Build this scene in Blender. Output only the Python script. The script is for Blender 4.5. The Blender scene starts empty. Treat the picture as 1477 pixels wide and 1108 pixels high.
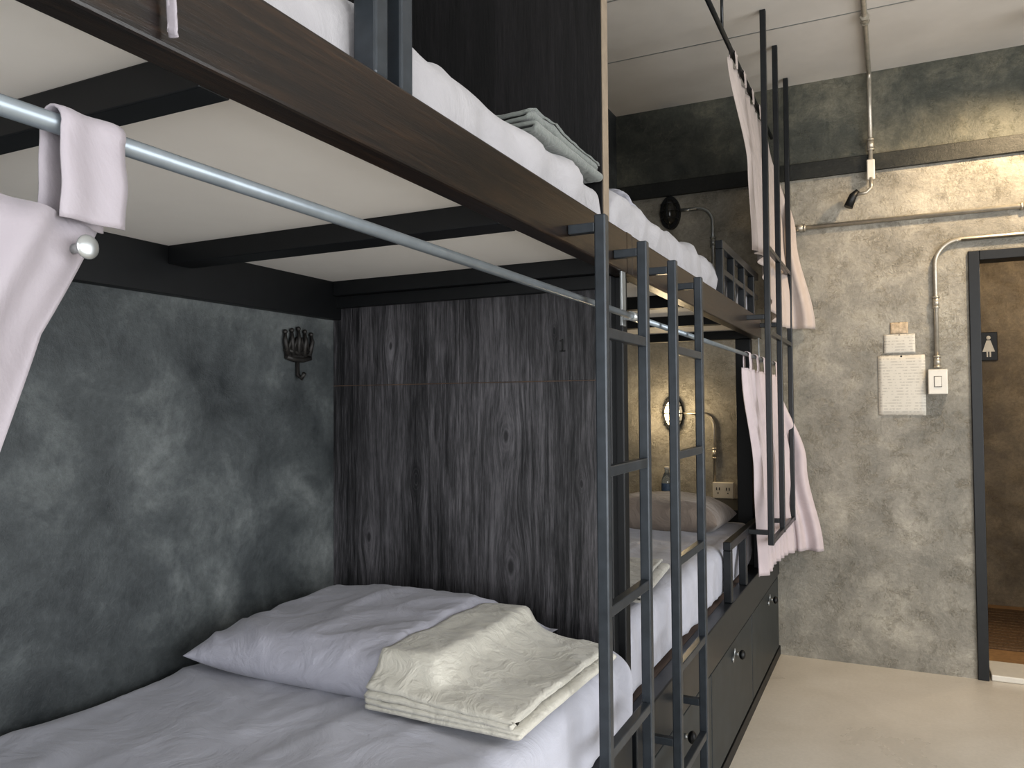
import bpy, bmesh, math, random
from mathutils import Vector, Matrix, noise
random.seed(3)
sc = bpy.context.scene
for k_, v_ in (('view_transform', 'Standard'), ('look', 'Medium High Contrast')):
    try:
        setattr(sc.view_settings, k_, v_)
    except Exception as e:
        print('VIEW', e)

# ---------------------------------------------------------------- materials
def srgb(r, g, b):
    def f(c):
        c /= 255.0
        return c / 12.92 if c <= 0.04045 else ((c + 0.055) / 1.055) ** 2.4
    return (f(r), f(g), f(b), 1.0)

class NT:
    def __init__(self, name):
        self.m = bpy.data.materials.new(name)
        self.m.use_nodes = True
        self.t = self.m.node_tree
        self.b = self.t.nodes['Principled BSDF']
    def n(self, typ, **kw):
        nd = self.t.nodes.new(typ)
        for k, v in kw.items():
            setattr(nd, k, v)
        return nd
    def l(self, a, b):
        self.t.links.new(a, b)
    def coords(self, scale=(1, 1, 1)):
        tc = self.n('ShaderNodeTexCoord')
        mp = self.n('ShaderNodeMapping')
        mp.inputs['Scale'].default_value = scale
        self.l(tc.outputs['Object'], mp.inputs['Vector'])
        return mp.outputs['Vector']
    def noise(self, vec, scale, detail=6, rough=0.55, dist=0.0):
        nd = self.n('ShaderNodeTexNoise')
        nd.inputs['Scale'].default_value = scale
        nd.inputs['Detail'].default_value = detail
        nd.inputs['Roughness'].default_value = rough
        nd.inputs['Distortion'].default_value = dist
        self.l(vec, nd.inputs['Vector'])
        return nd.outputs['Fac']
    def ramp(self, fac, stops):
        r = self.n('ShaderNodeValToRGB')
        el = r.color_ramp.elements
        while len(el) < len(stops):
            el.new(0.5)
        for e, (p, c) in zip(el, stops):
            e.position = p
            e.color = c
        self.l(fac, r.inputs['Fac'])
        return r.outputs['Color']
    def mix(self, fac, a, b, mode='MIX'):
        m = self.n('ShaderNodeMix', data_type='RGBA', blend_type=mode)
        if isinstance(fac, float): m.inputs[0].default_value = fac
        else: self.l(fac, m.inputs[0])
        for i, v in ((6, a), (7, b)):
            if isinstance(v, tuple): m.inputs[i].default_value = v
            else: self.l(v, m.inputs[i])
        return m.outputs[2]
    def math(self, op, a, b=None):
        m = self.n('ShaderNodeMath', operation=op)
        for i, v in ((0, a), (1, b)):
            if v is None: continue
            if isinstance(v, (int, float)): m.inputs[i].default_value = v
            else: self.l(v, m.inputs[i])
        return m.outputs[0]
    def bump(self, h, strength=0.3, dist=0.01):
        b = self.n('ShaderNodeBump')
        b.inputs['Strength'].default_value = strength
        b.inputs['Distance'].default_value = dist
        self.l(h, b.inputs['Height'])
        self.l(b.outputs['Normal'], self.b.inputs['Normal'])
    def set(self, col=None, rough=0.5, metal=0.0, spec=0.5):
        if col is not None:
            if isinstance(col, tuple): self.b.inputs['Base Color'].default_value = col
            else: self.l(col, self.b.inputs['Base Color'])
        if isinstance(rough, float): self.b.inputs['Roughness'].default_value = rough
        else: self.l(rough, self.b.inputs['Roughness'])
        self.b.inputs['Metallic'].default_value = metal
        self.b.inputs['Specular IOR Level'].default_value = spec
        return self.m

def gray(v): return (v, v, v, 1.0)

def concrete(name, dark, mid, light, rough=0.6, strokes=0.5, spec=0.4, bump=0.4, stain=None, medr=0.72, sfac=0.6, med_w=0.5, lo=0.36, hi=0.64):
    m = NT(name)
    v = m.coords()
    big = m.noise(v, 1.3, 5, 0.6, 0.3)
    med = m.noise(v, 5.0, 12, medr, 0.25)
    fine = m.noise(v, 60, 6, 0.8)
    c = m.ramp(m.math('ADD', m.math('MULTIPLY', big, 1 - med_w), m.math('MULTIPLY', med, med_w)),
               [(lo, dark), (0.5, mid), (hi, light)])
    fr = m.ramp(fine, [(0.3, gray(0.76)), (0.7, gray(1.18))])
    c = m.mix(1.0, c, fr, 'MULTIPLY')
    if stain:
        st = m.noise(m.coords((2.2, 2.2, 1.0)), 1.2, 5, 0.55, 0.2)
        c = m.mix(m.ramp(st, [(0.40, gray(0)), (0.75, gray(sfac))]), c, stain)
    def scr(rot, sc3, s, w0=0.015):
        tc = m.n('ShaderNodeTexCoord'); mp = m.n('ShaderNodeMapping')
        mp.inputs['Rotation'].default_value = rot; mp.inputs['Scale'].default_value = sc3
        m.l(tc.outputs['Object'], mp.inputs['Vector'])
        w = m.noise(mp.outputs['Vector'], s, 5, 0.62, 0.6)
        d = m.math('ABSOLUTE', m.math('SUBTRACT', w, 0.5))
        r1 = m.ramp(d, [(0.0, gray(1)), (w0, gray(0))])
        k = m.ramp(m.noise(v, 9, 4, 0.6), [(0.48, gray(0)), (0.62, gray(1))])
        return m.math('MULTIPLY', r1, k)
    r = m.math('MAXIMUM', scr((0.5, 0.7, 0.3), (1, 1, 2.2), 6.5), scr((-0.4, -0.6, 1.1), (2.2, 1.0, 1.0), 8.5))
    r2 = m.math('MAXIMUM', scr((0.9, -0.2, 0.6), (1.0, 1.0, 2.6), 10.0), scr((0.2, 1.1, 0.1), (2.4, 1.0, 1.0), 13.0))
    c2 = m.mix(m.math('MULTIPLY', r, strokes * 0.6), c, light)
    c2 = m.mix(m.math('MULTIPLY', r2, strokes * 0.5), c2, dark)
    h = m.math('ADD', m.math('MULTIPLY', r, strokes * 0.6), m.math('ADD', m.math('MULTIPLY', med, 1.3), m.math('MULTIPLY', fine, 0.4)))
    h = m.math('SUBTRACT', h, m.math('MULTIPLY', r2, strokes * 0.4))
    m.bump(h, bump, 0.014)
    rr = m.ramp(med, [(0.3, gray(rough - 0.12)), (0.7, gray(rough + 0.15))])
    return m.set(c2, rr, 0, spec)

M = {}
M['wall_back'] = concrete('plaster_beige', srgb(106, 103, 94), srgb(149, 144, 133), srgb(196, 189, 174), 0.40, 0.6, 0.5, 0.65, srgb(118, 115, 106), sfac=0.4, lo=0.34, hi=0.66)
M['wall_upper'] = concrete('plaster_green', srgb(46, 49, 45), srgb(80, 81, 73), srgb(128, 124, 109), 0.5, 0.5, 0.5, 0.5)
M['wall_left'] = concrete('plaster_slate', srgb(42, 46, 48), srgb(76, 80, 81), srgb(124, 128, 127), 0.5, 0.10, 0.4, 0.35, None, medr=0.66, med_w=0.5, lo=0.36, hi=0.66)
M['wall_warm'] = concrete('plaster_brown', srgb(90, 79, 65), srgb(118, 105, 86), srgb(155, 140, 116), 0.5, 0.5)
M['wall_room'] = concrete('plaster_room', srgb(150, 148, 140), srgb(175, 172, 162), srgb(205, 200, 188), 0.6, 0.5)
M['beam'] = concrete('plaster_dark_band', srgb(26, 28, 27), srgb(42, 43, 40), srgb(66, 65, 58), 0.5, 0.2)

m = NT('floor_polished_concrete')
v = m.coords()
a = m.noise(v, 1.6, 6, 0.6, 0.7); b = m.noise(v, 60, 4, 0.7)
c = m.ramp(a, [(0.3, srgb(192, 184, 171)), (0.5, srgb(202, 194, 181)), (0.7, srgb(210, 203, 191))])
c = m.mix(1.0, c, m.ramp(b, [(0.3, gray(0.93)), (0.7, gray(1.03))]), 'MULTIPLY')
m.bump(b, 0.06, 0.004)
M['floor'] = m.set(c, m.ramp(a, [(0.3, gray(0.26)), (0.7, gray(0.36))]), 0, 0.5)

m = NT('ceiling_white_board'); v = m.coords()
c = m.ramp(m.noise(v, 2.5, 4), [(0.3, srgb(200, 195, 188)), (0.7, srgb(212, 207, 200))])
M['ceiling'] = m.set(c, 0.7, 0, 0.3)
m = NT('underside_white_board'); v = m.coords()
c = m.ramp(m.noise(v, 3, 4), [(0.3, srgb(226, 221, 214)), (0.7, srgb(234, 230, 223))])
M['board'] = m.set(c, 0.55, 0, 0.4)

def darkwood(name, dark, light, rough=0.45, axis='Z', knots=(), spec=0.45, g=(55, 210, 7)):
    m = NT(name)
    sc_ = {'Z': (1, 1, 0.05), 'Y': (1, 0.06, 1), 'X': (0.1, 1, 1)}[axis]
    tc = m.n('ShaderNodeTexCoord')
    src = tc.outputs['Object']
    core = None; ringv = None
    if knots:
        sep = m.n('ShaderNodeSeparateXYZ'); m.l(src, sep.inputs[0])
        wv = m.noise(m.coords((1, 1, 0.5)), 4, 3)
        wob = m.math('MULTIPLY', m.math('SUBTRACT', wv, 0.5), 0.022)
        X = m.math('ADD', sep.outputs[0], wob); Z = sep.outputs[2]
        shift = None
        for (kx, kz, r) in knots:
            dx = m.math('SUBTRACT', X, kx)
            ax = m.math('DIVIDE', dx, r); az = m.math('DIVIDE', m.math('SUBTRACT', Z, kz), r * 2.3)
            d2 = m.math('ADD', m.math('MULTIPLY', ax, ax), m.math('MULTIPLY', az, az))
            gss = m.math('POWER', 2.718, m.math('MULTIPLY', d2, -0.6))
            s = m.math('MULTIPLY', m.math('MULTIPLY', dx, gss), 0.92)
            shift = s if shift is None else m.math('ADD', shift, s)
            d = m.math('SQRT', d2)
            cr = m.ramp(d, [(0.0, gray(1)), (0.16, gray(1)), (0.32, gray(0))])
            rg = m.math('MULTIPLY', m.ramp(m.math('SINE', m.math('MULTIPLY', d, 24)), [(0.2, gray(0)), (0.9, gray(1))]),
                        m.ramp(d, [(0.3, gray(0.8)), (0.95, gray(0))]))
            core = cr if core is None else m.math('MAXIMUM', core, cr)
            ringv = rg if ringv is None else m.math('MAXIMUM', ringv, rg)
        cb = m.n('ShaderNodeCombineXYZ')
        m.l(m.math('SUBTRACT', X, shift), cb.inputs[0]); m.l(sep.outputs[1], cb.inputs[1]); m.l(Z, cb.inputs[2])
        src = cb.outputs[0]
    mp = m.n('ShaderNodeMapping'); mp.inputs['Scale'].default_value = sc_
    m.l(src, mp.inputs['Vector']); v = mp.outputs['Vector']
    g1 = m.noise(v, g[0], 7, 0.7, 0.3)
    g2 = m.noise(v, g[1], 5, 0.75, 0.2)
    g3 = m.noise(v, g[2], 3, 0.5)
    mid = tuple((dark[i] * 0.68 + light[i] * 0.32) for i in range(3)) + (1,)
    f = m.math('ADD', m.math('MULTIPLY', g1, 0.42), m.math('ADD', m.math('MULTIPLY', g2, 0.36), m.math('MULTIPLY', g3, 0.22)))
    c = m.ramp(f, [(0.42, dark), (0.5, mid), (0.61, light)])
    if knots:
        c = m.mix(m.math('MULTIPLY', ringv, 0.28), c, light)
        c = m.mix(m.math('MULTIPLY', core, 0.8), c, dark)
        c = m.mix(1.0, c, m.ramp(m.noise(m.coords(), 2.0, 3), [(0.35, gray(0.62)), (0.65, gray(1.15))]), 'MULTIPLY')
    m.bump(f, 0.4, 0.004)
    return m.set(c, rough, 0, spec)
KN = [(-0.948, 1.32, 0.028), (-0.935, 0.97, 0.036), (-1.232, 1.195, 0.022), (-1.40, 1.02, 0.024),
      (-0.80, 1.60, 0.015), (-1.32, 1.58, 0.02), (-0.73, 1.20, 0.016)]
M['wood'] = darkwood('charred_wood', srgb(21, 21, 23), srgb(102, 100, 103), knots=KN, rough=0.5, g=(75, 260, 8))
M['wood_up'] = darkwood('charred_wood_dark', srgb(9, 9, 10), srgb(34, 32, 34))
M['rail'] = darkwood('rail_stained_wood', srgb(20, 15, 12), srgb(54, 38, 25), rough=0.3, axis='Y', spec=0.6, g=(26, 120, 6))
M['ply'] = darkwood('ply_edge', srgb(66, 54, 46), srgb(104, 86, 72), rough=0.5, axis='Y')

def paint(name, col, rough=0.35, metal=0.0, var=0.25, spec=0.5, sc_=30):
    m = NT(name); v = m.coords()
    f = m.noise(v, sc_, 5)
    lo = tuple(x * (1 - var) for x in col[:3]) + (1,); hi = tuple(min(1, x * (1 + var)) for x in col[:3]) + (1,)
    m.bump(f, 0.08, 0.002)
    return m.set(m.ramp(f, [(0.3, lo), (0.7, hi)]), rough, metal, spec)
M['black'] = paint('black_painted_steel', srgb(28, 31, 34), 0.32, 0.0, 0.25, 0.6)
M['black2'] = paint('black_matte_frame', srgb(13, 15, 17), 0.45)
M['bronze'] = paint('dark_bronze', srgb(46, 44, 42), 0.5, 0.3)
M['drawer'] = paint('drawer_black_board', srgb(42, 47, 49), 0.42, sc_=12)
M['ladder'] = paint('ladder_grey_steel', srgb(54, 59, 64), 0.33, 0.3, 0.2, 0.6)
M['steel'] = paint('galvanized_steel', srgb(165, 168, 168), 0.3, 0.75, 0.12)
M['rodm'] = paint('rod_steel', srgb(134, 142, 148), 0.35, 0.6, 0.1)
M['conduit'] = paint('conduit_steel', srgb(178, 172, 160), 0.35, 0.6, 0.15)
M['plastic'] = paint('white_plastic', srgb(212, 206, 194), 0.4, 0, 0.04)
M['beige'] = paint('beige_edge', srgb(135, 122, 106), 0.6, 0, 0.1)
M['mat'] = paint('brown_mat', srgb(104, 84, 64), 0.9, 0, 0.35, 0.2, 90)
M['brownfloor'] = paint('brown_floor', srgb(150, 118, 82), 0.5, 0, 0.2)
M['holes'] = paint('dark_slots', srgb(20, 20, 20), 0.6)

def fabric(name, col, var=0.06, bump=0.25, wr=9, rough=0.75, sheen=0.25):
    m = NT(name); v = m.coords()
    w = m.noise(v, wr, 5, 0.55, 1.5)
    f = m.noise(v, 350, 2, 0.6)
    lo = tuple(x * (1 - var) for x in col[:3]) + (1,); hi = tuple(min(1, x * (1 + var)) for x in col[:3]) + (1,)
    m.bump(m.math('ADD', w, m.math('MULTIPLY', f, 0.04)), bump, 0.02)
    mm = m.set(m.ramp(w, [(0.3, lo), (0.7, hi)]), rough, 0, 0.25)
    m.b.inputs['Sheen Weight'].default_value = sheen
    return mm
M['sheet'] = fabric('sheet_lavender', srgb(167, 168, 177), wr=7, sheen=0.15, bump=0.35)
M['sheet_up'] = fabric('sheet_grey', srgb(158, 156, 158), wr=8, sheen=0.15, bump=0.35)
M['pillow'] = fabric('pillowcase_lavender', srgb(160, 160, 169), wr=10, bump=0.4, sheen=0.15)
M['pillow_t'] = fabric('pillowcase_taupe', srgb(128, 117, 108), wr=12, bump=0.35)
M['blanket'] = fabric('blanket_cream', srgb(180, 177, 167), wr=18, bump=0.45)
M['blanket_g'] = fabric('blanket_greygreen', srgb(114, 118, 114), wr=16, bump=0.4)
M['blanket_l'] = fabric('blanket_pale_grey', srgb(162, 160, 153), wr=16, bump=0.4)
M['curtain'] = fabric('curtain_pale_mauve', srgb(150, 144, 149), wr=6, bump=0.25, rough=0.5, sheen=0.1)
M['curtain_l'] = fabric('curtain_mauve_far', srgb(190, 178, 180), wr=6, bump=0.2, rough=0.5, sheen=0.3)
M['curtain_f'] = fabric('curtain_pale_beige', srgb(174, 163, 157), wr=6, bump=0.2, rough=0.55, sheen=0.2)

m = NT('notice_paper'); tc = m.n('ShaderNodeTexCoord')
br = m.n('ShaderNodeTexWave', wave_type='BANDS', bands_direction='Z')
br.inputs['Scale'].default_value = 20; br.inputs['Distortion'].default_value = 0
m.l(tc.outputs['Object'], br.inputs['Vector'])
nz = m.noise(m.coords((70, 1, 30)), 1.0, 3)
t = m.math('MULTIPLY', m.ramp(br.outputs['Fac'], [(0.6, gray(0)), (0.75, gray(1))]), m.ramp(nz, [(0.45, gray(0)), (0.55, gray(1))]))
M['paper'] = m.set(m.mix(m.math('MULTIPLY', t, 0.35), srgb(202, 196, 184), srgb(120, 114, 108)), 0.6)
M['notice_w'] = paint('notice_print', srgb(186, 166, 140), 0.6, 0, 0.3, 0.4, 60)

def emis(name, col, s):
    m = NT(name); m.set(col, 0.4)
    v = m.coords(); f = m.noise(v, 3, 2)
    m.l(m.ramp(f, [(0, col), (1, col)]), m.b.inputs['Emission Color'])
    m.b.inputs['Emission Strength'].default_value = s
    return m.m
M['bulb'] = emis('warm_bulb', (1.0, 0.78, 0.45, 1), 7.0)
M['bulb_off'] = paint('frosted_glass', srgb(50, 49, 45), 0.2)
m = NT('clear_plastic'); m.set(srgb(225, 235, 240), 0.05); m.b.inputs['Transmission Weight'].default_value = 0.85
f = m.noise(m.coords(), 60, 2); m.bump(f, 0.1, 0.002)
M['clear'] = m.m
M['cap'] = paint('cap_blue', srgb(100, 122, 150), 0.4)

# ---------------------------------------------------------------- geometry
class B:
    """accumulates geometry for one mesh object"""
    def __init__(self): self.bm = bmesh.new(); self.mats = []
    def mi(self, m):
        m = M[m]
        if m not in self.mats: self.mats.append(m)
        return self.mats.index(m)
    def box(self, x0, x1, y0, y1, z0, z1, mat, bev=0.003):
        r = bmesh.ops.create_cube(self.bm, size=1)
        vs = r['verts']
        for v in vs:
            v.co = Vector(((x0 + x1) / 2 + v.co.x * (x1 - x0), (y0 + y1) / 2 + v.co.y * (y1 - y0), (z0 + z1) / 2 + v.co.z * (z1 - z0)))
        k = self.mi(mat)
        fs = set(f for v in vs for f in v.link_faces)
        for f in fs: f.material_index = k
        if bev:
            es = list(set(e for v in vs for e in v.link_edges))
            r = bmesh.ops.bevel(self.bm, geom=es, offset=min(bev, 0.45 * min(x1 - x0, y1 - y0, z1 - z0)), segments=2, affect='EDGES', profile=0.5)
            for f in r['faces']: f.material_index = k
        return self
    def tube(self, pts, r, mat, seg=12, smooth_steps=0, caps=True):
        pts = [Vector(p) for p in pts]
        k = self.mi(mat)
        rings = []
        prev = None
        rr = r if isinstance(r, (list, tuple)) else [r] * len(pts)
        for i, p in enumerate(pts):
            if i == 0: d = pts[1] - p
            elif i == len(pts) - 1: d = p - pts[i - 1]
            else: d = (pts[i + 1] - p).normalized() + (p - pts[i - 1]).normalized()
            d.normalize()
            if prev is None:
                up = Vector((0, 0, 1)) if abs(d.z) < 0.9 else Vector((1, 0, 0))
                s = d.cross(up).normalized()
            else:
                s = (prev - d * prev.dot(d)).normalized()
            prev = s
            t = d.cross(s)
            rings.append([self.bm.verts.new(p + rr[i] * (math.cos(a) * s + math.sin(a) * t)) for a in [2 * math.pi * j / seg for j in range(seg)]])
        for a, b in zip(rings, rings[1:]):
            for j in range(seg):
                f = self.bm.faces.new((a[j], a[(j + 1) % seg], b[(j + 1) % seg], b[j])); f.material_index = k; f.smooth = True
        if caps:
            for ring in (rings[0][::-1], rings[-1]):
                f = self.bm.faces.new(ring); f.material_index = k
        return self
    def grid(self, fn, nu, nv, mat, closed_u=False):
        k = self.mi(mat)
        V = [[self.bm.verts.new(fn(i / nu, j / nv)) for j in range(nv + 1)] for i in range(nu + (0 if closed_u else 1))]
        n = len(V)
        for i in range(nu):
            for j in range(nv):
                f = self.bm.faces.new((V[i][j], V[(i + 1) % n][j], V[(i + 1) % n][j + 1], V[i][j + 1])); f.material_index = k; f.smooth = True
        return self
    def sphere(self, c, r, mat, sc3=(1, 1, 1), seg=20):
        k = self.mi(mat)
        res = bmesh.ops.create_uvsphere(self.bm, u_segments=seg, v_segments=seg // 2, radius=r)
        for v in res['verts']:
            v.co = Vector(c) + Vector((v.co.x * sc3[0], v.co.y * sc3[1], v.co.z * sc3[2]))
            for f in v.link_faces: f.material_index = k; f.smooth = True
        return self
    def out(self, name, parent=None, solid=0, recalc=True, merge=False):
        if merge: bmesh.ops.remove_doubles(self.bm, verts=self.bm.verts, dist=0.0003)
        if recalc: bmesh.ops.recalc_face_normals(self.bm, faces=self.bm.faces)
        me = bpy.data.meshes.new(name); self.bm.to_mesh(me); self.bm.free()
        for m in self.mats: me.materials.append(m)
        ob = bpy.data.objects.new(name, me); sc.collection.objects.link(ob)
        if parent: ob.parent = parent
        if solid:
            md = ob.modifiers.new('thick', 'SOLIDIFY'); md.thickness = solid; md.offset = 0
        return ob

def empty(name):
    e = bpy.data.objects.new(name, None); e.empty_display_size = 0.1
    sc.collection.objects.link(e); return e

def nz3(x, y, z): return noise.noise(Vector((x, y, z)))
def sst(a, b, x):
    t = min(1, max(0, (x - a) / (b - a))); return t * t * (3 - 2 * t)

def soft_box(name, x0, x1, y0, y1, z0, z1, r, mat, amp=0.006, seed=0.0, parent=None, n=(44, 120, 10)):
    b = B(); bm = b.bm; k = b.mi(mat)
    lo = Vector((x0, y0, z0)); hi = Vector((x1, y1, z1))
    def spac(nn, L):
        inner = [r + (L - 2 * r) * i / nn for i in range(nn + 1)]
        e = [r * i / 6 for i in range(6)]
        return e + inner + [L - t for t in reversed(e)]
    S = [spac(n[i], hi[i] - lo[i]) for i in range(3)]
    def mapp(p):
        c = Vector([min(max(p[i], lo[i] + r), hi[i] - r) for i in range(3)])
        d = p - c
        nrm = d.copy()
        if d.length > 1e-6:
            nrm.normalize(); p = c + nrm * r
        x, y, z = p
        wx = x + 0.12 * nz3(x * 2, y * 2, seed); wy = y + 0.12 * nz3(x * 2 + 5, y * 2, seed)
        rg = (1 - abs(nz3(wx * 2.2 + seed, wy * 5.5, z * 2.0 + 3))) ** 5 + 0.7 * (1 - abs(nz3(wx * 8 + seed, wy * 2.6, z * 4))) ** 6
        side = 1 - abs(nrm.z)
        disp = amp * (rg - 0.5) + amp * 0.9 * nz3(x * 3, y * 3, z * 3 + seed) + 1.1 * amp * side * nz3(y * 9 + z * 5, z * 3 - y * 2, seed)
        disp += 0.5 * amp * side * math.sin(y * 38 + 6 * nz3(y * 2, z * 4, seed)) * sst(0.0, 0.5, side) * 0.6
        if nrm.z < -0.5: disp = 0
        p = p + nrm * disp
        if p.z < z0: p.z = z0
        return p
    for ax in range(3):
        u, v = [(1, 2), (2, 0), (0, 1)][ax]
        for side in (0, 1):
            G = []
            for a in S[u]:
                row = []
                for c in S[v]:
                    p = Vector((0, 0, 0)); p[ax] = hi[ax] if side else lo[ax]
                    p[u] = lo[u] + a; p[v] = lo[v] + c
                    row.append(bm.verts.new(mapp(p)))
                G.append(row)
            for i in range(len(G) - 1):
                for j in range(len(G[0]) - 1):
                    q = (G[i][j], G[i + 1][j], G[i + 1][j + 1], G[i][j + 1])
                    try:
                        f = bm.faces.new(q if side else q[::-1]); f.smooth = True; f.material_index = k
                    except Exception: pass
    return b.out(name, parent, merge=True)

def pillow_h(u, v):
    return max(0.0, (1 - abs(u) ** 4.0)) ** 0.5 * max(0.0, (1 - abs(v) ** 4.0)) ** 0.5

def make_pillow(name, cx, cy, z0, a, b_, h, rot, mat, seed=0.0, amp=0.006, zcap=None):
    b = B()
    R = Matrix.Rotation(rot, 3, 'Z')
    def side(top):
        def fn(s, t):
            u = -1 + 2 * s; v = -1 + 2 * t
            u = math.sin(u * math.pi / 2); v = math.sin(v * math.pi / 2)
            hh = pillow_h(u, v)
            pin = 1 - 0.05 * (1 - abs(v) ** 2) * abs(u) ** 6
            pin2 = 1 - 0.06 * (1 - abs(u) ** 2) * abs(v) ** 6
            x = a * u * pin; y = b_ * v * pin2
            if not top: z = max(0.0, h * 0.30 * (1 - min(1, hh * 1.6)))
            else:
                z = h * (0.30 + 0.70 * hh)
                rg = (1 - abs(nz3(x * 5 + seed, y * 9 + 2 * nz3(x * 3, y * 3, seed), 0))) ** 5
                edge = 1 - hh
                rg2 = nz3(x * 22 + seed, y * 22, 1)
                z += amp * (rg - 0.4) * min(1, hh * 2) + 0.5 * amp * rg2 * edge * min(1, hh * 4)
                z += 0.012 * nz3(x * 4 + seed, y * 4, 2) * hh
            if hh <= 0.0001: z = h * 0.30
            p = R @ Vector((x, y, z))
            X, Y, Z = cx + p.x, cy + p.y, z0 + p.z
            if zcap: Z = min(Z, zcap(X, Y))
            return Vector((X, Y, Z))
        return fn
    b.grid(side(True), 70, 54, mat); b.grid(side(False), 70, 54, mat)
    return b.out(name, merge=True)

def make_blanket(name, x0, x1, y0, y1, base, top, layers, mat, seed=0.0, rot=0.0, amp=0.004):
    """folded blanket: zig-zag section across x, extruded along y; lies between base(x,y) and top(x,y)"""
    b = B()
    sec = []
    W = x1 - x0
    th = 1.0 / layers
    for L in range(layers):
        zc = th * (L + 0.5)
        ins = 0.007 * ((L * 37) % 3)
        n = 40
        rng = range(n + 1) if L % 2 == 0 else range(n, -1, -1)
        for i in rng:
            sec.append((x0 + ins + (W - 2 * ins) * i / n, zc))
        if L < layers - 1:
            right = (L % 2 == 0)
            xe = (x1 - ins) if right else (x0 + ins)
            for k_ in range(1, 6):
                a = -math.pi / 2 + math.pi * k_ / 6
                sec.append((xe + (1 if right else -1) * 0.008 * math.cos(a), zc + th / 2 + th / 2 * math.sin(a)))
    N = len(sec) - 1
    cx = (x0 + x1) / 2; cy = (y0 + y1) / 2
    def fn(s, t):
        x, zl = sec[min(N, int(round(s * N)))]
        y = y0 + (y1 - y0) * t
        y += 0.012 * nz3(zl * 5 + seed, x * 3, 0) * abs(2 * t - 1) ** 3
        dx, dy = x - cx, y - cy
        X = cx + dx * math.cos(rot) - dy * math.sin(rot); Y = cy + dx * math.sin(rot) + dy * math.cos(rot)
        zb = base(X, Y) + 0.004; zt = max(top(X, Y), zb + 0.022)
        e = max(0, abs(2 * t - 1) - 0.92) / 0.08
        q = zl * (1 - 0.12 * e * e)
        z = zb + (zt - zb) * q
        z += amp * zl * ((1 - abs(nz3(X * 6 + seed, Y * 7, 0.3))) ** 4 - 0.4 + 0.8 * nz3(X * 13, Y * 13, seed) + 0.4 * nz3(X * 30, Y * 30, seed))
        z += 0.10 * (zt - zb) * th * nz3(X * 9 + seed, Y * 9, zl * 7)
        return Vector((X, Y, z))
    b.grid(fn, N, 60, mat)
    return b.out(name, solid=0.008)

# ------------------------------------------------------------ key dimensions
XW = -1.53      # left wall
YB = 4.65       # back wall
XR = -0.60      # front of bunks
YP = 1.90       # partition
ZC = 3.21
XE, YS = 2.9, -1.9    # unseen room limits

# ------------------------------------------------------------ room shell
B().box(XW - 0.1, XE + 0.1, YS - 0.1, YB + 0.12, -0.1, 0, 'floor', 0).out('floor')
B().box(XW - 0.1, XE + 0.1, YS - 0.1, YB + 0.12, ZC, ZC + 0.1, 'ceiling', 0).out('ceiling')
for i, yy in enumerate((3.9, 3.3, 2.7, 2.1, 1.5, 0.9, 0.3)):
    B().box(XW, XE, yy - 0.003, yy + 0.003, ZC - 0.002, ZC, 'steel', 0.0).out('trim_%d' % (i + 1))
B().box(XW - 0.1, XW, YS - 0.1, YB + 0.12, 0, ZC, 'wall_left', 0).out('wall_left')
DX0, DX1, DZ = 0.385, 1.25, 2.155
HX0, HX1, HZ = DX0 - 0.03, DX1 + 0.03, DZ + 0.03
wb = B()
ZS = 2.755
wb.box(XW, HX0, YB, YB + 0.12, 0, ZS, 'wall_back', 0)
wb.box(HX1, XE, YB, YB + 0.12, 0, ZS, 'wall_back', 0)
wb.box(HX0, HX1, YB, YB + 0.12, HZ, ZS, 'wall_back', 0)
wb.box(XW, XE, YB, YB + 0.12, ZS, ZC, 'wall_upper', 0)
wb.out('wall_back')
B().box(XW, XE, YB - 0.02, YB, 2.665, 2.755, 'beam', 0.004).out('trim_8')
wr = B()
wy0, wy1, wz0, wz1 = -1.2, 3.4, 0.35, 2.6
wr.box(XE, XE + 0.1, YS, wy0, 0, ZC, 'wall_room', 0).box(XE, XE + 0.1, wy1, YB, 0, ZC, 'wall_room', 0)
wr.box(XE, XE + 0.1, wy0, wy1, 0, wz0, 'wall_room', 0).box(XE, XE + 0.1, wy0, wy1, wz1, ZC, 'wall_room', 0)
wr.out('wall_right')
wf = B()
fx0, fx1 = -1.2, 2.5
wf.box(XW, fx0, YS - 0.1, YS, 0, ZC, 'wall_room', 0).box(fx1, XE, YS - 0.1, YS, 0, ZC, 'wall_room', 0)
wf.box(fx0, fx1, YS - 0.1, YS, 0, wz0, 'wall_room', 0).box(fx0, fx1, YS - 0.1, YS, wz1, ZC, 'wall_room', 0)
wf.out('wall_front')
def window(name, horizontal, c, a0, a1):
    b = B()
    n = 4
    def bx(a, bb, z0, z1):
        if horizontal: b.box(a, bb, c - 0.02, c + 0.02, z0, z1, 'black2', 0.003)
        else: b.box(c - 0.02, c + 0.02, a, bb, z0, z1, 'black2', 0.003)
    for i in range(n + 1):
        p = a0 + (a1 - a0 - 0.05) * i / n
        bx(p, p + 0.05, wz0, wz1)
    for z in (wz0, 1.9, wz1 - 0.05): bx(a0, a1, z, z + 0.05)
    b.out(name)
window('window_1', False, XE + 0.05, wy0, wy1)
window('window_2', True, YS - 0.05, fx0, fx1)

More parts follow.
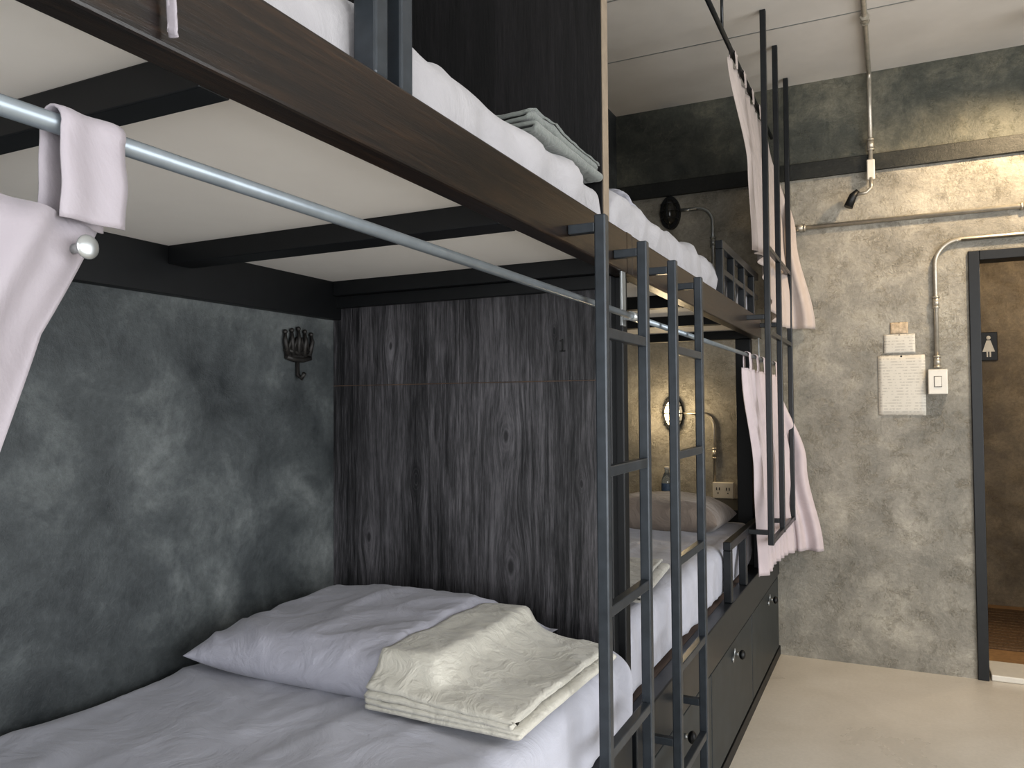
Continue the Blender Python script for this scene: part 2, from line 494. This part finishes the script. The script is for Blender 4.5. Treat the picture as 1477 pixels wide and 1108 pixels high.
# room behind the door
rb = B()
rb.box(0.2, 2.0, 6.4, 6.5, 0, 2.7, 'wall_warm', 0)
rb.box(0.1, 0.2, YB + 0.12, 6.5, 0, 2.7, 'wall_warm', 0).box(2.0, 2.1, YB + 0.12, 6.5, 0, 2.7, 'wall_warm', 0)
rb.out('wall_restroom')
B().box(0.1, 2.1, YB + 0.12, 6.5, 2.7, 2.8, 'ceiling', 0).out('ceiling_restroom')
B().box(0.1, 2.1, YB + 0.12, 6.5, -0.1, 0.0, 'brownfloor', 0).out('floor_restroom')
B().box(DX0 + 0.03, DX1 - 0.03, YB, YB + 0.26, 0.0, 0.03, 'plastic', 0.005).out('door_threshold')
dm = B().box(0.32, 1.3, 5.25, 6.25, 0.0, 0.012, 'mat', 0.004)
for i in range(13):
    dm.box(0.34, 1.28, 5.28 + i * 0.072, 5.30 + i * 0.072, 0.012, 0.017, 'mat', 0.002)
dm.out('door_mat')
df = B()
df.box(HX0, DX0 + 0.02, YB - 0.015, YB + 0.12, 0, HZ, 'black2')
df.box(DX1 - 0.02, HX1, YB - 0.015, YB + 0.12, 0, HZ, 'black2')
df.box(DX0 + 0.02, DX1 - 0.02, YB - 0.015, YB + 0.12, DZ - 0.02, HZ, 'black2')
df.out('door_1')

# restroom sign (woman pictogram)
b = B()
sx, sz, sy = 0.60, 1.80, 6.395
b.box(sx - 0.055, sx + 0.055, sy - 0.008, sy, sz - 0.1, sz + 0.1, 'black2', 0.004)
b.sphere((sx, sy - 0.011, sz + 0.06), 0.014, 'plastic', (1, 0.25, 1))
def tri(s, t):
    w = 0.012 + 0.026 * t
    return Vector((sx + (2 * s - 1) * w, sy - 0.012, sz + 0.042 - 0.08 * t))
b.grid(tri, 4, 6, 'plastic')
for q in (-0.009, 0.009): b.box(sx + q - 0.005, sx + q + 0.005, sy - 0.014, sy - 0.009, sz - 0.075, sz - 0.035, 'plastic', 0.001)
b.out('restroom_sign')

# ------------------------------------------------------------ partition
b = B()
b.box(XW, -0.666, YP, YP + 0.035, 0.60, 1.466, 'wood', 0.0015)
b.box(XW, -1.0905, YP, YP + 0.035, 1.468, 1.71, 'wood', 0.0015)
b.box(-1.0895, -0.666, YP, YP + 0.035, 1.468, 1.71, 'wood', 0.0015)
b.box(XW, -0.667, YP + 0.001, YP + 0.033, 1.4655, 1.4685, 'ply', 0)
b.box(XW, -0.664, YP, YP + 0.04, 1.84, ZC, 'wood_up', 0.002)
b.box(-0.664, -0.660, YP, YP + 0.04, 1.84, ZC, 'beige', 0.001)
b.box(-0.781, -0.776, YP - 0.002, YP, 1.545, 1.577, 'holes', 0)
b.box(-0.787, -0.770, YP - 0.002, YP, 1.543, 1.547, 'holes', 0)
b.box(-0.786, -0.781, YP - 0.002, YP, 1.570, 1.574, 'holes', 0)
b.out('wall_partition')

# ------------------------------------------------------------ bunk beds
def bunk(name, ya, yb, beams, lower_end):
    e = empty(name)
    B().box(-0.643, XR, ya, yb, 1.735, 1.84, 'rail', 0.004).out('front_rail', e)
    B().box(-1.53, -1.50, ya, yb, 1.666, 1.778, 'black2', 0.002).out('wall_ledger', e)
    b = B()
    for (c, d) in beams:
        b.box(-1.50, -0.643, c, d, 1.735, 1.778, 'black2', 0.002)
    b.out('cross_beams', e)
    B().box(-1.53, -0.643, ya, yb, 1.778, 1.80, 'board', 0.0).out('deck_board', e)
    b = B()
    b.box(-0.65, XR, ya, lower_end, 0.45, 0.60, 'black', 0.004)
    b.box(XW, -0.65, ya, lower_end, 0.56, 0.598, 'ply', 0.0)
    b.box(-0.66, -0.63, ya, lower_end, 0.0, 0.45, 'black2', 0.0)
    b.box(-0.64, XR, ya, lower_end, 0.0, 0.05, 'black2', 0.002)
    b.out('base_frame', e)
    return e
near = bunk('bunk_bed', YS + 1.5, YP, [(-0.12, -0.06), (0.582, 0.624), (1.27, 1.339), (1.86, 1.90)], 1.90)
far = bunk('bunk_bed', YP + 0.04, 4.12, [(2.0, 2.05), (2.62, 2.67), (3.26, 3.32), (4.04, 4.10)], 4.65)
B().box(XW, -0.66, YP - 0.02, YP, 1.70, 1.735, 'black2', 0.002).out('head_beam', near)
B().box(XR - 0.043, XR, YP, YP + 0.04, 1.735, 1.84, 'rail', 0.0).out('rail_joint', near)
B().box(-0.665, -0.645, YP + 0.0, YP + 0.055, 0.6, 1.735, 'black2', 0.003).box(-0.69, -0.625, YP + 0.036, YP + 0.075, 0.6, 1.735, 'black2', 0.003).out('centre_post', near)
B().box(-0.72, -0.645, 4.06, 4.12, 0.6, 1.735, 'black2', 0.003).out('end_post', far)
b = B()
b.box(-0.640, -0.603, 0.835, 0.865, 1.84, 2.35, 'ladder', 0.004)
b.box(-0.636, -0.603, 0.895, 0.925, 1.83, 2.35, 'ladder', 0.004)
b.box(-0.635, -0.605, -0.38, 0.835, 2.29, 2.33, 'black', 0.004)
b.out('guard_frame', near)
b = B()
for yy in (3.18, 3.42, 3.68, 3.95): b.box(-0.637, -0.607, yy, yy + 0.03, 1.84, 2.03, 'black', 0.003)
b.box(-0.637, -0.607, 3.18, 4.10, 2.03, 2.065, 'black', 0.003)
b.box(-0.634, -0.61, 3.21, 4.10, 1.93, 1.955, 'black', 0.003)
b.out('upper_guard', far)
b = B()
for yy in (3.25, 3.60, 4.0): b.box(-0.637, -0.605, yy, yy + 0.035, 0.60, 0.81, 'black', 0.003)
b.box(-0.637, -0.605, 3.25, 4.12, 0.81, 0.845, 'black', 0.003)
b.out('lower_guard', far)
B().box(XW, -0.61, 4.14, YB, 0.60, 0.86, 'black2', 0.004).out('head_shelf', far)
b = B()
for yy in (3.68, 4.08, 4.52):
    b.box(-0.522, -0.496, yy, yy + 0.026, 0.77, ZC, 'black', 0.003)
for z in (0.77, 1.72, 2.11):
    b.box(-0.521, -0.499, 3.70, 4.52, z, z + 0.022, 'black', 0.003)
for yy, z in ((3.68, 1.79), (4.08, 1.79), (3.68, 0.815), (4.08, 0.815)):
    b.box(-0.606, -0.522, yy, yy + 0.022, z, z + 0.022, 'black', 0.002)
b.out('curtain_frame', far)

# drawers
def drawer(ya, yb):
    b = B()
    b.box(-0.629, -0.604, ya + 0.006, yb - 0.006, 0.055, 0.442, 'drawer', 0.003)
    yk = yb - 0.42 if yb < 4 else yb - 0.33
    zk = 0.385
    b.tube([(-0.604, yk, zk), (-0.585, yk, zk)], 0.008, 'steel')
    b.sphere((-0.575, yk, zk), 0.019, 'black2', (0.7, 1, 1))
    b.tube([(-0.604, yk - 0.06, zk - 0.005), (-0.598, yk - 0.06, zk - 0.005)], 0.012, 'steel')
    b.tube([(-0.597, yk - 0.06, zk + 0.0), (-0.594, yk - 0.06, zk + 0.04)], 0.003, 'steel')
    return b.out('storage_drawer')
for a, c in ((-0.3, 0.5), (0.5, 1.2), (1.2, 1.95), (1.95, 2.84), (2.84, 3.72), (3.72, 4.62)): drawer(a, c)

# ------------------------------------------------------------ ladders
def ladder(ya, yb, name='bunk_ladder'):
    b = B(); s = 0.024; x0 = -0.542
    for yy in (ya, yb): 
        b.box(x0, x0 + s, yy - s / 2, yy + s / 2, 0.0, 1.79, 'ladder', 0.003)
        b.box(XR, x0, yy - 0.01, yy + 0.01, 1.755, 1.775, 'ladder', 0.002)
        b.box(XR, x0, yy - 0.01, yy + 0.01, 0.50, 0.52, 'ladder', 0.002)
    for i in range(6):
        z = 1.55 - i * 0.283
        b.box(x0 + 0.002, x0 + s - 0.002, ya + s / 2, yb - s / 2, z - 0.011, z + 0.011, 'ladder', 0.002)
    return b.out(name)
ladder(1.507, 1.80); ladder(2.075, 2.385)

# ------------------------------------------------------------ bedding
soft_box('mattress', -1.515, -0.594, -0.38, YP - 0.008, 0.60, 0.80, 0.055, 'sheet', 0.009, 1.3)
soft_box('mattress', -1.515, -0.650, YP + 0.08, 4.05, 0.60, 0.815, 0.05, 'sheet', 0.008, 7.7)
soft_box('mattress', -1.49, -0.652, -0.38, YP - 0.008, 1.80, 1.965, 0.045, 'sheet_up', 0.013, 4.1)
soft_box('mattress', -1.49, -0.652, YP + 0.06, 4.05, 1.80, 1.985, 0.05, 'sheet_up', 0.014, 9.2)

PC = (-1.125, 1.575); PA, PB, PH = 0.345, 0.285, 0.125
def top_near(x, y):
    return 0.853 + 0.057 * sst(-0.68, -0.90, x) * sst(1.20, 1.42, y) - 0.008 * sst(1.33, 1.22, y)
def base_near(x, y):
    u = (x - PC[0]) / PA; v = (y - PC[1]) / PB
    q = sst(1.03, 0.88, abs(u)) * sst(1.03, 0.88, abs(v))
    return 0.808 + 0.078 * q
def pcap(X, Y):
    s = sst(-0.97, -0.90, X)
    w = sst(-0.88, -0.80, X) * sst(1.60, 1.72, Y)
    return (0.94 if X < -0.97 else 0.94 + (0.868 - 0.035 * w - 0.94) * s)
make_pillow('pillow', PC[0], PC[1], 0.80, PA, PB, PH, 0.0, 'pillow', 2.2, 0.010, zcap=pcap)
make_blanket('folded_blanket', -0.935, -0.605, 1.26, 1.75, base_near, top_near, 4, 'blanket', 3.1, rot=-0.02, amp=0.006)
make_pillow('pillow', -1.05, 3.80, 0.815, 0.33, 0.22, 0.15, -0.02, 'pillow_t', 8.2, 0.008)
make_blanket('folded_blanket', -0.95, -0.70, 2.20, 2.70, lambda x, y: 0.822, lambda x, y: 0.87, 3, 'blanket_l', 6.1, rot=0.1)
make_blanket('folded_blanket', -0.99, -0.668, 1.47, 1.885, lambda x, y: 1.968, lambda x, y: 2.03, 4, 'blanket_g', 9.1, rot=0.0, amp=0.008)
make_pillow('pillow', -0.98, 2.35, 1.987, 0.28, 0.2, 0.08, 0.1, 'pillow', 5.2, 0.01)

# ------------------------------------------------------------ curtain rods
zr, xr = 1.619, -0.572
b = B()
b.tube([(xr, -0.4, zr), (xr, 1.86, zr)], 0.0078, 'rodm', 16)
b.tube([(xr, 1.83, zr), (xr, 1.90, zr)], 0.0115, 'steel', 16)
b.box(-0.60, xr, 1.862, 1.876, zr - 0.006, zr + 0.006, 'steel', 0.001)
b.box(-0.606, -0.600, 1.855, 1.885, zr - 0.02, 1.735, 'steel', 0.001)
b.out('curtain_rod')
b = B()
b.tube([(xr, 1.92, zr), (xr, 4.62, zr)], 0.0078, 'rodm', 16)
b.box(-0.60, xr, 4.05, 4.062, zr - 0.006, zr + 0.006, 'steel', 0.001)
b.box(-0.606, -0.600, 4.04, 4.07, zr - 0.02, 1.735, 'steel', 0.001)
b.out('curtain_rod')
b = B()
zr3 = 2.92
b.tube([(-0.60, 1.96, zr3), (-0.60, 4.62, zr3)], 0.010, 'black', 14)
for yy in (2.1, 3.2, 4.4): b.tube([(-0.60, yy, zr3), (-0.60, yy, ZC)], 0.006, 'black')
b.out('curtain_rod')

# ------------------------------------------------------------ curtains
def loop(b, y0, y1, x, z, zb, mat, r=0.013):
    def fn(s, t):
        if s < 0.4: q = s / 0.4; px, pz = x + r * (1 + 0.1 * math.sin(q * 5)), zb + (z - zb) * q
        elif s < 0.6: a = (s - 0.4) / 0.2 * math.pi; px, pz = x + r * math.cos(a), z + r * math.sin(a)
        else: q = (s - 0.6) / 0.4; px, pz = x - r, z + (zb - z) * q
        return Vector((px + 0.002 * math.sin(t * 9), y0 + (y1 - y0) * t + 0.004 * nz3(pz * 30, t, 0), pz))
    b.grid(fn, 40, 8, mat)
e = empty('curtain')
b = B()
loop(b, 0.376, 0.430, xr, zr, 1.545, 'curtain')
loop(b, 0.16, 0.22, xr, zr, 1.54, 'curtain')
loop(b, -0.05, 0.01, xr, zr, 1.54, 'curtain')
b.out('tabs', e, solid=0.002)
b = B()
def body(s, t):
    z = 1.557 - t * 1.05
    yr = 0.418 - 0.022 * min(1, t * 12) - 0.28 * t
    yl = -0.35 + 0.20 * t
    y = yl + (yr - yl) * s
    a_ = (0.30 + 0.70 * min(1, t * 3))
    x = xr + 0.002 + (0.014 + 0.012 * t) * math.sin(s * 56 + 2.2 * t + 0.8 * math.sin(5 * s)) * a_ + 0.008 * math.sin(s * 23 + 1) * a_ + 0.01 * nz3(y * 8, z * 3, 1)
    x += 0.003 * math.exp(-t * 6) * math.sin(s * 130)
    z -= (0.014 * math.sin(s * 3.14159 * 3.4 + 0.2) ** 2) * (1 - t)
    return Vector((x, y, z))
b.grid(body, 280, 60, 'curtain')
b.out('cloth', e, solid=0.0015)
B().sphere((xr + 0.022, 0.392, 1.524), 0.0095, 'steel', (0.35, 1, 1)).tube([(xr, 0.392, 1.524), (xr + 0.020, 0.392, 1.524)], 0.004, 'steel').out('snap_button', e)

def plan(pts, s):
    L = [0]
    for a, c in zip(pts, pts[1:]): L.append(L[-1] + math.dist(a, c))
    d = s * L[-1]
    for i in range(len(pts) - 1):
        if d <= L[i + 1] or i == len(pts) - 2:
            q = (d - L[i]) / (L[i + 1] - L[i]); a, c = pts[i], pts[i + 1]
            tx, ty = (c[0] - a[0]) / (L[i + 1] - L[i]), (c[1] - a[1]) / (L[i + 1] - L[i])
            return a[0] + (c[0] - a[0]) * q, a[1] + (c[1] - a[1]) * q, -ty, tx
def curtain(name, top, mid, bot, zt, zb, folds, amp, mat, ntabs, rodx, rodz, seed, zb0=None):
    e = empty(name)
    b = B()
    def fn(s, t):
        A = plan(top, s); C = plan(mid, s); D = plan(bot, s)
        if t < 0.5: q = t * 2; q = q * q * (3 - 2 * q); P = [A[i] + (C[i] - A[i]) * q for i in range(4)]
        else: q = t * 2 - 1; q = q * q * (3 - 2 * q); P = [C[i] + (D[i] - C[i]) * q for i in range(4)]
        am = amp * (0.5 + 0.7 * t)
        o = am * math.sin(s * folds * 2 * math.pi + 0.6 * math.sin(3 * t + s * 5) + seed) + 0.4 * am * math.sin(s * folds * 4.7 + seed * 2 + t)
        z_b = zb if zb0 is None else zb0 + (zb - zb0) * sst(0.1, 0.7, s)
        return Vector((P[0] + P[2] * o, P[1] + P[3] * o, zt + (z_b - zt) * t))
    b.grid(fn, 190, 50, mat); b.out('cloth', e, solid=0.0015)
    b = B()
    for i in range(ntabs):
        P = plan(top, (i + 0.5) / ntabs)
        loop(b, P[1] - 0.025, P[1] + 0.025, rodx, rodz, zt - 0.01, mat)
    b.out('tabs', e, solid=0.0015)
    return e
curtain('curtain', [(-0.572, 3.40), (-0.572, 4.45)], [(-0.560, 3.66), (-0.56, 4.35), (-0.53, 4.56), (-0.44, 4.60)],
        [(-0.565, 3.80), (-0.56, 4.30), (-0.50, 4.57), (-0.36, 4.61)], 1.56, 0.60, 10, 0.014, 'curtain_l', 5, xr, zr, 0.4)
curtain('curtain', [(-0.60, 3.33), (-0.60, 4.45)], [(-0.580, 3.68), (-0.57, 4.35), (-0.53, 4.56), (-0.47, 4.60)],
        [(-0.572, 3.74), (-0.56, 4.30), (-0.50, 4.57), (-0.38, 4.61)], 2.87, 1.82, 10, 0.011, 'curtain_f', 5, -0.60, zr3, 1.7, zb0=2.12)

# little tied cloth end hanging over the upper rail, near
b = B()
def rag(s, t):
    w = 0.018 * (1 - 0.75 * t ** 2) + 0.01 * math.sin(t * 6)
    return Vector((-0.588 + 0.006 * math.sin(s * 9 + t * 4), 0.49 + (2 * s - 1) * w + 0.012 * t, 1.90 - 0.150 * t - 0.01 * math.sin(s * 3.1)))
b.grid(rag, 16, 20, 'curtain')
def rag2(s, t):
    return Vector((-0.588 - 0.055 * t, 0.49 + (2 * s - 1) * (0.02 + 0.05 * t), 1.90 + 0.09 * t + 0.01 * math.sin(s * 12) * t))
b.grid(rag2, 16, 10, 'curtain')
b.out('hanging_cloth', solid=0.002)

# ------------------------------------------------------------ crown wall hook
b = B()
cy, cz, xh = 1.735, 1.58, XW + 0.008
b.tube([(xh, cy - 0.05, cz - 0.035), (xh, cy - 0.02, cz - 0.042), (xh, cy + 0.02, cz - 0.042), (xh, cy + 0.05, cz - 0.035)], 0.007, 'bronze')
b.tube([(xh, cy - 0.055, cz - 0.015), (xh, cy, cz - 0.024), (xh, cy + 0.055, cz - 0.015)], 0.006, 'bronze')
for i in range(5):
    o = (i - 2) * 0.022; o2 = (i - 2) * 0.027; hgt = 0.042 - 0.006 * abs(i - 2)
    b.tube([(xh, cy + o, cz - 0.03), (xh + 0.003, cy + o2 * 1.05, cz + hgt * 0.4), (xh, cy + o2, cz + hgt)], [0.008, 0.006, 0.004], 'bronze')
    b.sphere((xh, cy + o2, cz + hgt + 0.004), 0.007, 'bronze', seg=12)
    if i < 4:
        b.tube([(xh, cy + o + 0.002, cz - 0.02), (xh, cy + o + 0.013, cz + 0.018), (xh, cy + o + 0.022, cz - 0.02)], 0.005, 'bronze')
b.tube([(XW + 0.004, cy, cz - 0.04), (XW + 0.006, cy, cz - 0.085), (XW + 0.02, cy, cz - 0.095), (XW + 0.03, cy, cz - 0.08)], 0.006, 'bronze')
b.box(XW, XW + 0.008, cy - 0.045, cy + 0.045, cz - 0.04, cz + 0.0, 'bronze', 0.002)
b.out('crown_wall_hook')

# ------------------------------------------------------------ wall lamps + conduits
def arc(c, r, a0, a1, n=8):
    return [(c[0] + r * math.cos(math.radians(a0 + (a1 - a0) * i / n)), c[1], c[2] + r * math.sin(math.radians(a0 + (a1 - a0) * i / n))) for i in range(n + 1)]
def wall_lamp(x, z, lit):
    b = B()
    y = YB
    def plate(y0, y1, mat, a=0.06, h=0.10):
        pts0 = []
        n = 28
        for yy in (y0, y1):
            pts0.append([b.bm.verts.new((x + a * math.cos(q) , yy, z + h * math.sin(q))) for q in [2 * math.pi * i / n for i in range(n)]])
        mi = b.mi(mat)
        for i in range(n):
            f = b.bm.faces.new((pts0[0][i], pts0[0][(i + 1) % n], pts0[1][(i + 1) % n], pts0[1][i])); f.material_index = mi
        for p in pts0:
            f = b.bm.faces.new(p); f.material_index = mi
    plate(y - 0.035, y, 'black2')
    b.sphere((x, y - 0.035, z), 0.05, 'bulb' if lit else 'bulb_off', (0.9, 1.0, 1.55))
    for dz in (-0.045, 0.0, 0.045):
        w = 0.058 * math.sqrt(1 - (dz / 0.1) ** 2)
        b.tube([(x + w * math.cos(q), y - 0.035 - 0.062 * math.sin(q), z + dz) for q in [math.pi * i / 10 for i in range(11)]], 0.003, 'black', 8)
    b.tube([(x, y - 0.035 - 0.065 * math.sin(q), z + 0.098 * math.cos(q)) for q in [math.pi * i / 12 for i in range(13)]], 0.003, 'black', 8)
    return b.out('wall_lamp')
wall_lamp(-1.19, 1.354, True)
wall_lamp(-1.19, 2.56, False)
def conduit(pts, r=0.011, clamps=(), mat='conduit'):
    b = B()
    b.tube(pts, r, mat, 12)
    for (c, ax) in clamps:
        c = Vector(c); d = Vector(ax)
        b.tube([c - d * 0.022, c + d * 0.022], r * 1.5, mat, 12)
        b.tube([c - d * 0.032, c - d * 0.022], r * 1.8, mat, 6)
        b.tube([c + d * 0.022, c + d * 0.032], r * 1.8, mat, 6)
    return b.out('electrical_conduit')
yc = YB - 0.014
conduit([(-1.13, yc, 1.354), (-1.03, yc, 1.354)] + arc((-1.03, yc, 1.274), 0.08, 90, 0) + [(-0.95, yc, 0.955)], 0.008, [((-0.95, yc, 1.12), (0, 0, 1))])
conduit([(-1.13, yc, 2.57), (-1.03, yc, 2.57)] + arc((-1.03, yc, 2.48), 0.09, 90, 0) + [(-0.94, yc, 2.0)], 0.010, [((-0.94, yc, 2.36), (0, 0, 1))], mat='steel')
conduit([(-0.55, yc, 2.39), (XE, yc, 2.39)], 0.012, [((-0.46, yc, 2.39), (1, 0, 0)), ((0.62, yc, 2.39), (1, 0, 0))])
xs = 0.205
conduit([(XE, yc, 2.25), (xs + 0.12, yc, 2.25)] + arc((xs + 0.12, yc, 2.13), 0.12, 90, 180) + [(xs, yc, 1.59)], 0.011, [((xs, yc, 1.93), (0, 0, 1)), ((xs, yc, 1.62), (0, 0, 1))])
conduit([(-0.09, -1.5, ZC - 0.015), (-0.09, YB - 0.05, ZC - 0.015), (-0.09, YB - 0.03, ZC - 0.025), (-0.09, YB - 0.034, ZC - 0.06), (-0.09, YB - 0.034, 2.72)], 0.012,
        [((-0.09, YB - 0.034, 2.80), (0, 0, 1)), ((-0.09, 3.95, ZC - 0.02), (0, 1, 0)), ((-0.09, 3.25, ZC - 0.02), (0, 1, 0))])
b = B()
b.box(-0.110, -0.070, YB - 0.045, YB - 0.021, 2.61, 2.72, 'plastic', 0.006)
b.tube([(-0.09, YB - 0.04, 2.62), (-0.09, YB - 0.045, 2.565), (-0.115, YB - 0.05, 2.54), (-0.165, YB - 0.05, 2.535)], 0.009, 'conduit')
b.tube([(-0.155, YB - 0.05, 2.555), (-0.18, YB - 0.05, 2.53), (-0.205, YB - 0.055, 2.47)], [0.012, 0.020, 0.024], 'black2', 16)
b.out('wall_spotlight')

# switch + outlet
b = B()
b.box(xs - 0.045, xs + 0.045, YB - 0.035, YB, 1.45, 1.58, 'plastic', 0.005)
b.box(xs - 0.016, xs + 0.016, YB - 0.039, YB - 0.034, 1.49, 1.54, 'plastic', 0.002)
b.box(xs - 0.018, xs + 0.018, YB - 0.0362, YB - 0.035, 1.487, 1.543, 'holes', 0.0)
b.out('light_switch')
b = B()
ox, oz = -0.90, 0.905
b.box(ox - 0.06, ox + 0.06, YB - 0.035, YB, oz - 0.045, oz + 0.05, 'plastic', 0.005)
for q in (-0.028, 0.028):
    for w in (-0.008, 0.008):
        b.box(ox + q + w - 0.0022, ox + q + w + 0.0022, YB - 0.0365, YB - 0.035, oz + 0.004, oz + 0.02, 'holes', 0)
    b.sphere((ox + q, YB - 0.035, oz - 0.012), 0.004, 'holes', (1, 0.3, 1), 10)
b.out('power_outlet')

def paper(cx, cz, w, h, name='paper_notice', mat='paper'):
    b = B()
    def fn(s, t):
        return Vector((cx + (s - 0.5) * w, YB - 0.003 - 0.004 * (math.sin(s * 3.1) * math.sin(t * 3.1)) , cz + (t - 0.5) * h))
    b.grid(fn, 10, 10, mat)
    b.tube([(cx, YB - 0.004, cz + h / 2 - 0.006), (cx, YB, cz + h / 2 - 0.006)], 0.005, 'holes', 8)
    return b.out(name, solid=0.001)
paper(0.037, 1.50, 0.225, 0.32)
paper(0.030, 1.722, 0.15, 0.10)
paper(0.030, 1.805, 0.085, 0.06, mat='notice_w')

# bottle
b = B()
bx, by, bz = -1.165, 4.38, 0.86
prof = [(0.0, 0.0), (0.028, 0.0), (0.031, 0.01), (0.029, 0.03), (0.031, 0.05), (0.029, 0.07), (0.031, 0.10), (0.029, 0.125), (0.020, 0.15), (0.012, 0.165), (0.012, 0.18)]
b.grid(lambda s, t: Vector((bx + prof[int(round(t * 10))][0] * math.cos(s * 2 * math.pi), by + prof[int(round(t * 10))][0] * math.sin(s * 2 * math.pi), bz + prof[int(round(t * 10))][1])), 24, 10, 'clear', closed_u=True)
b.tube([(bx, by, bz + 0.178), (bx, by, bz + 0.195)], 0.014, 'plastic', 16)
b.tube([(bx, by, bz + 0.06), (bx, by, bz + 0.10)], 0.0318, 'cap', 24, caps=False)
b.out('water_bottle')

# ceiling lamp (just out of frame top right, warm)
b = B()
lx, ly = 0.72, 4.15
b.tube([(lx, ly, ZC), (lx, ly, ZC - 0.03)], 0.05, 'black2', 20)
b.tube([(lx, ly, ZC - 0.03), (lx, ly, ZC - 0.12)], 0.01, 'black2')
b.tube([(lx, ly, ZC - 0.10), (lx, ly + 0.02, ZC - 0.17)], [0.03, 0.07], 'black2', 20, caps=False)
b.sphere((lx, ly + 0.015, ZC - 0.16), 0.03, 'bulb')
b.out('ceiling_spotlight')

# ------------------------------------------------------------ lights
def area(name, loc, rot, sx_, sy_, p, col):
    l = bpy.data.lights.new(name, 'AREA'); l.shape = 'RECTANGLE'; l.size = sx_; l.size_y = sy_; l.energy = p; l.color = col
    o = bpy.data.objects.new(name, l); o.location = loc; o.rotation_euler = rot; sc.collection.objects.link(o)
area('window_daylight_right', (XE - 0.03, 1.1, 1.45), (0, math.radians(90), 0), 2.2, 4.4, 120, (0.975, 0.985, 1.0))
area('window_daylight_front', (0.65, YS + 0.03, 1.45), (math.radians(90), 0, 0), 3.6, 2.2, 98, (0.975, 0.985, 1.0))
def point(name, loc, p, col, r=0.05):
    l = bpy.data.lights.new(name, 'POINT'); l.energy = p; l.color = col; l.shadow_soft_size = r
    o = bpy.data.objects.new(name, l); o.location = loc; sc.collection.objects.link(o)
point('wall_lamp_glow', (-1.19, YB - 0.16, 1.36), 4.2, (1.0, 0.80, 0.52))
l = bpy.data.lights.new('ceiling_spot_beam', 'SPOT'); l.energy = 75; l.color = (1.0, 0.76, 0.48); l.spot_size = math.radians(110); l.spot_blend = 0.9; l.shadow_soft_size = 0.05
o = bpy.data.objects.new('ceiling_spot_beam', l); o.location = (lx, ly + 0.03, ZC - 0.21)
o.rotation_euler = (Vector((0.35, YB, 2.25)) - Vector(o.location)).to_track_quat('-Z', 'Y').to_euler(); sc.collection.objects.link(o)
point('restroom_glow', (1.2, 5.6, 2.4), 18, (1.0, 0.85, 0.65), 0.1)
w = bpy.data.worlds.new('world'); sc.world = w; w.use_nodes = True
w.node_tree.nodes['Background'].inputs[0].default_value = (0.85, 0.92, 1.0, 1)
w.node_tree.nodes['Background'].inputs[1].default_value = 1.0

# ------------------------------------------------------------ camera
cd = bpy.data.cameras.new('camera'); cam = bpy.data.objects.new('camera', cd); sc.collection.objects.link(cam)
cd.sensor_width = 36; cd.lens = 1130 / 1477 * 36; cd.clip_start = 0.02
Rm = Matrix.Rotation(math.radians(26), 4, 'Z') @ Matrix.Rotation(math.radians(90 + 1.67), 4, 'X') @ Matrix.Rotation(math.radians(-0.4), 4, 'Z')
cam.matrix_world = Matrix.Translation((0, 0, 1.4)) @ Rm
sc.camera = cam
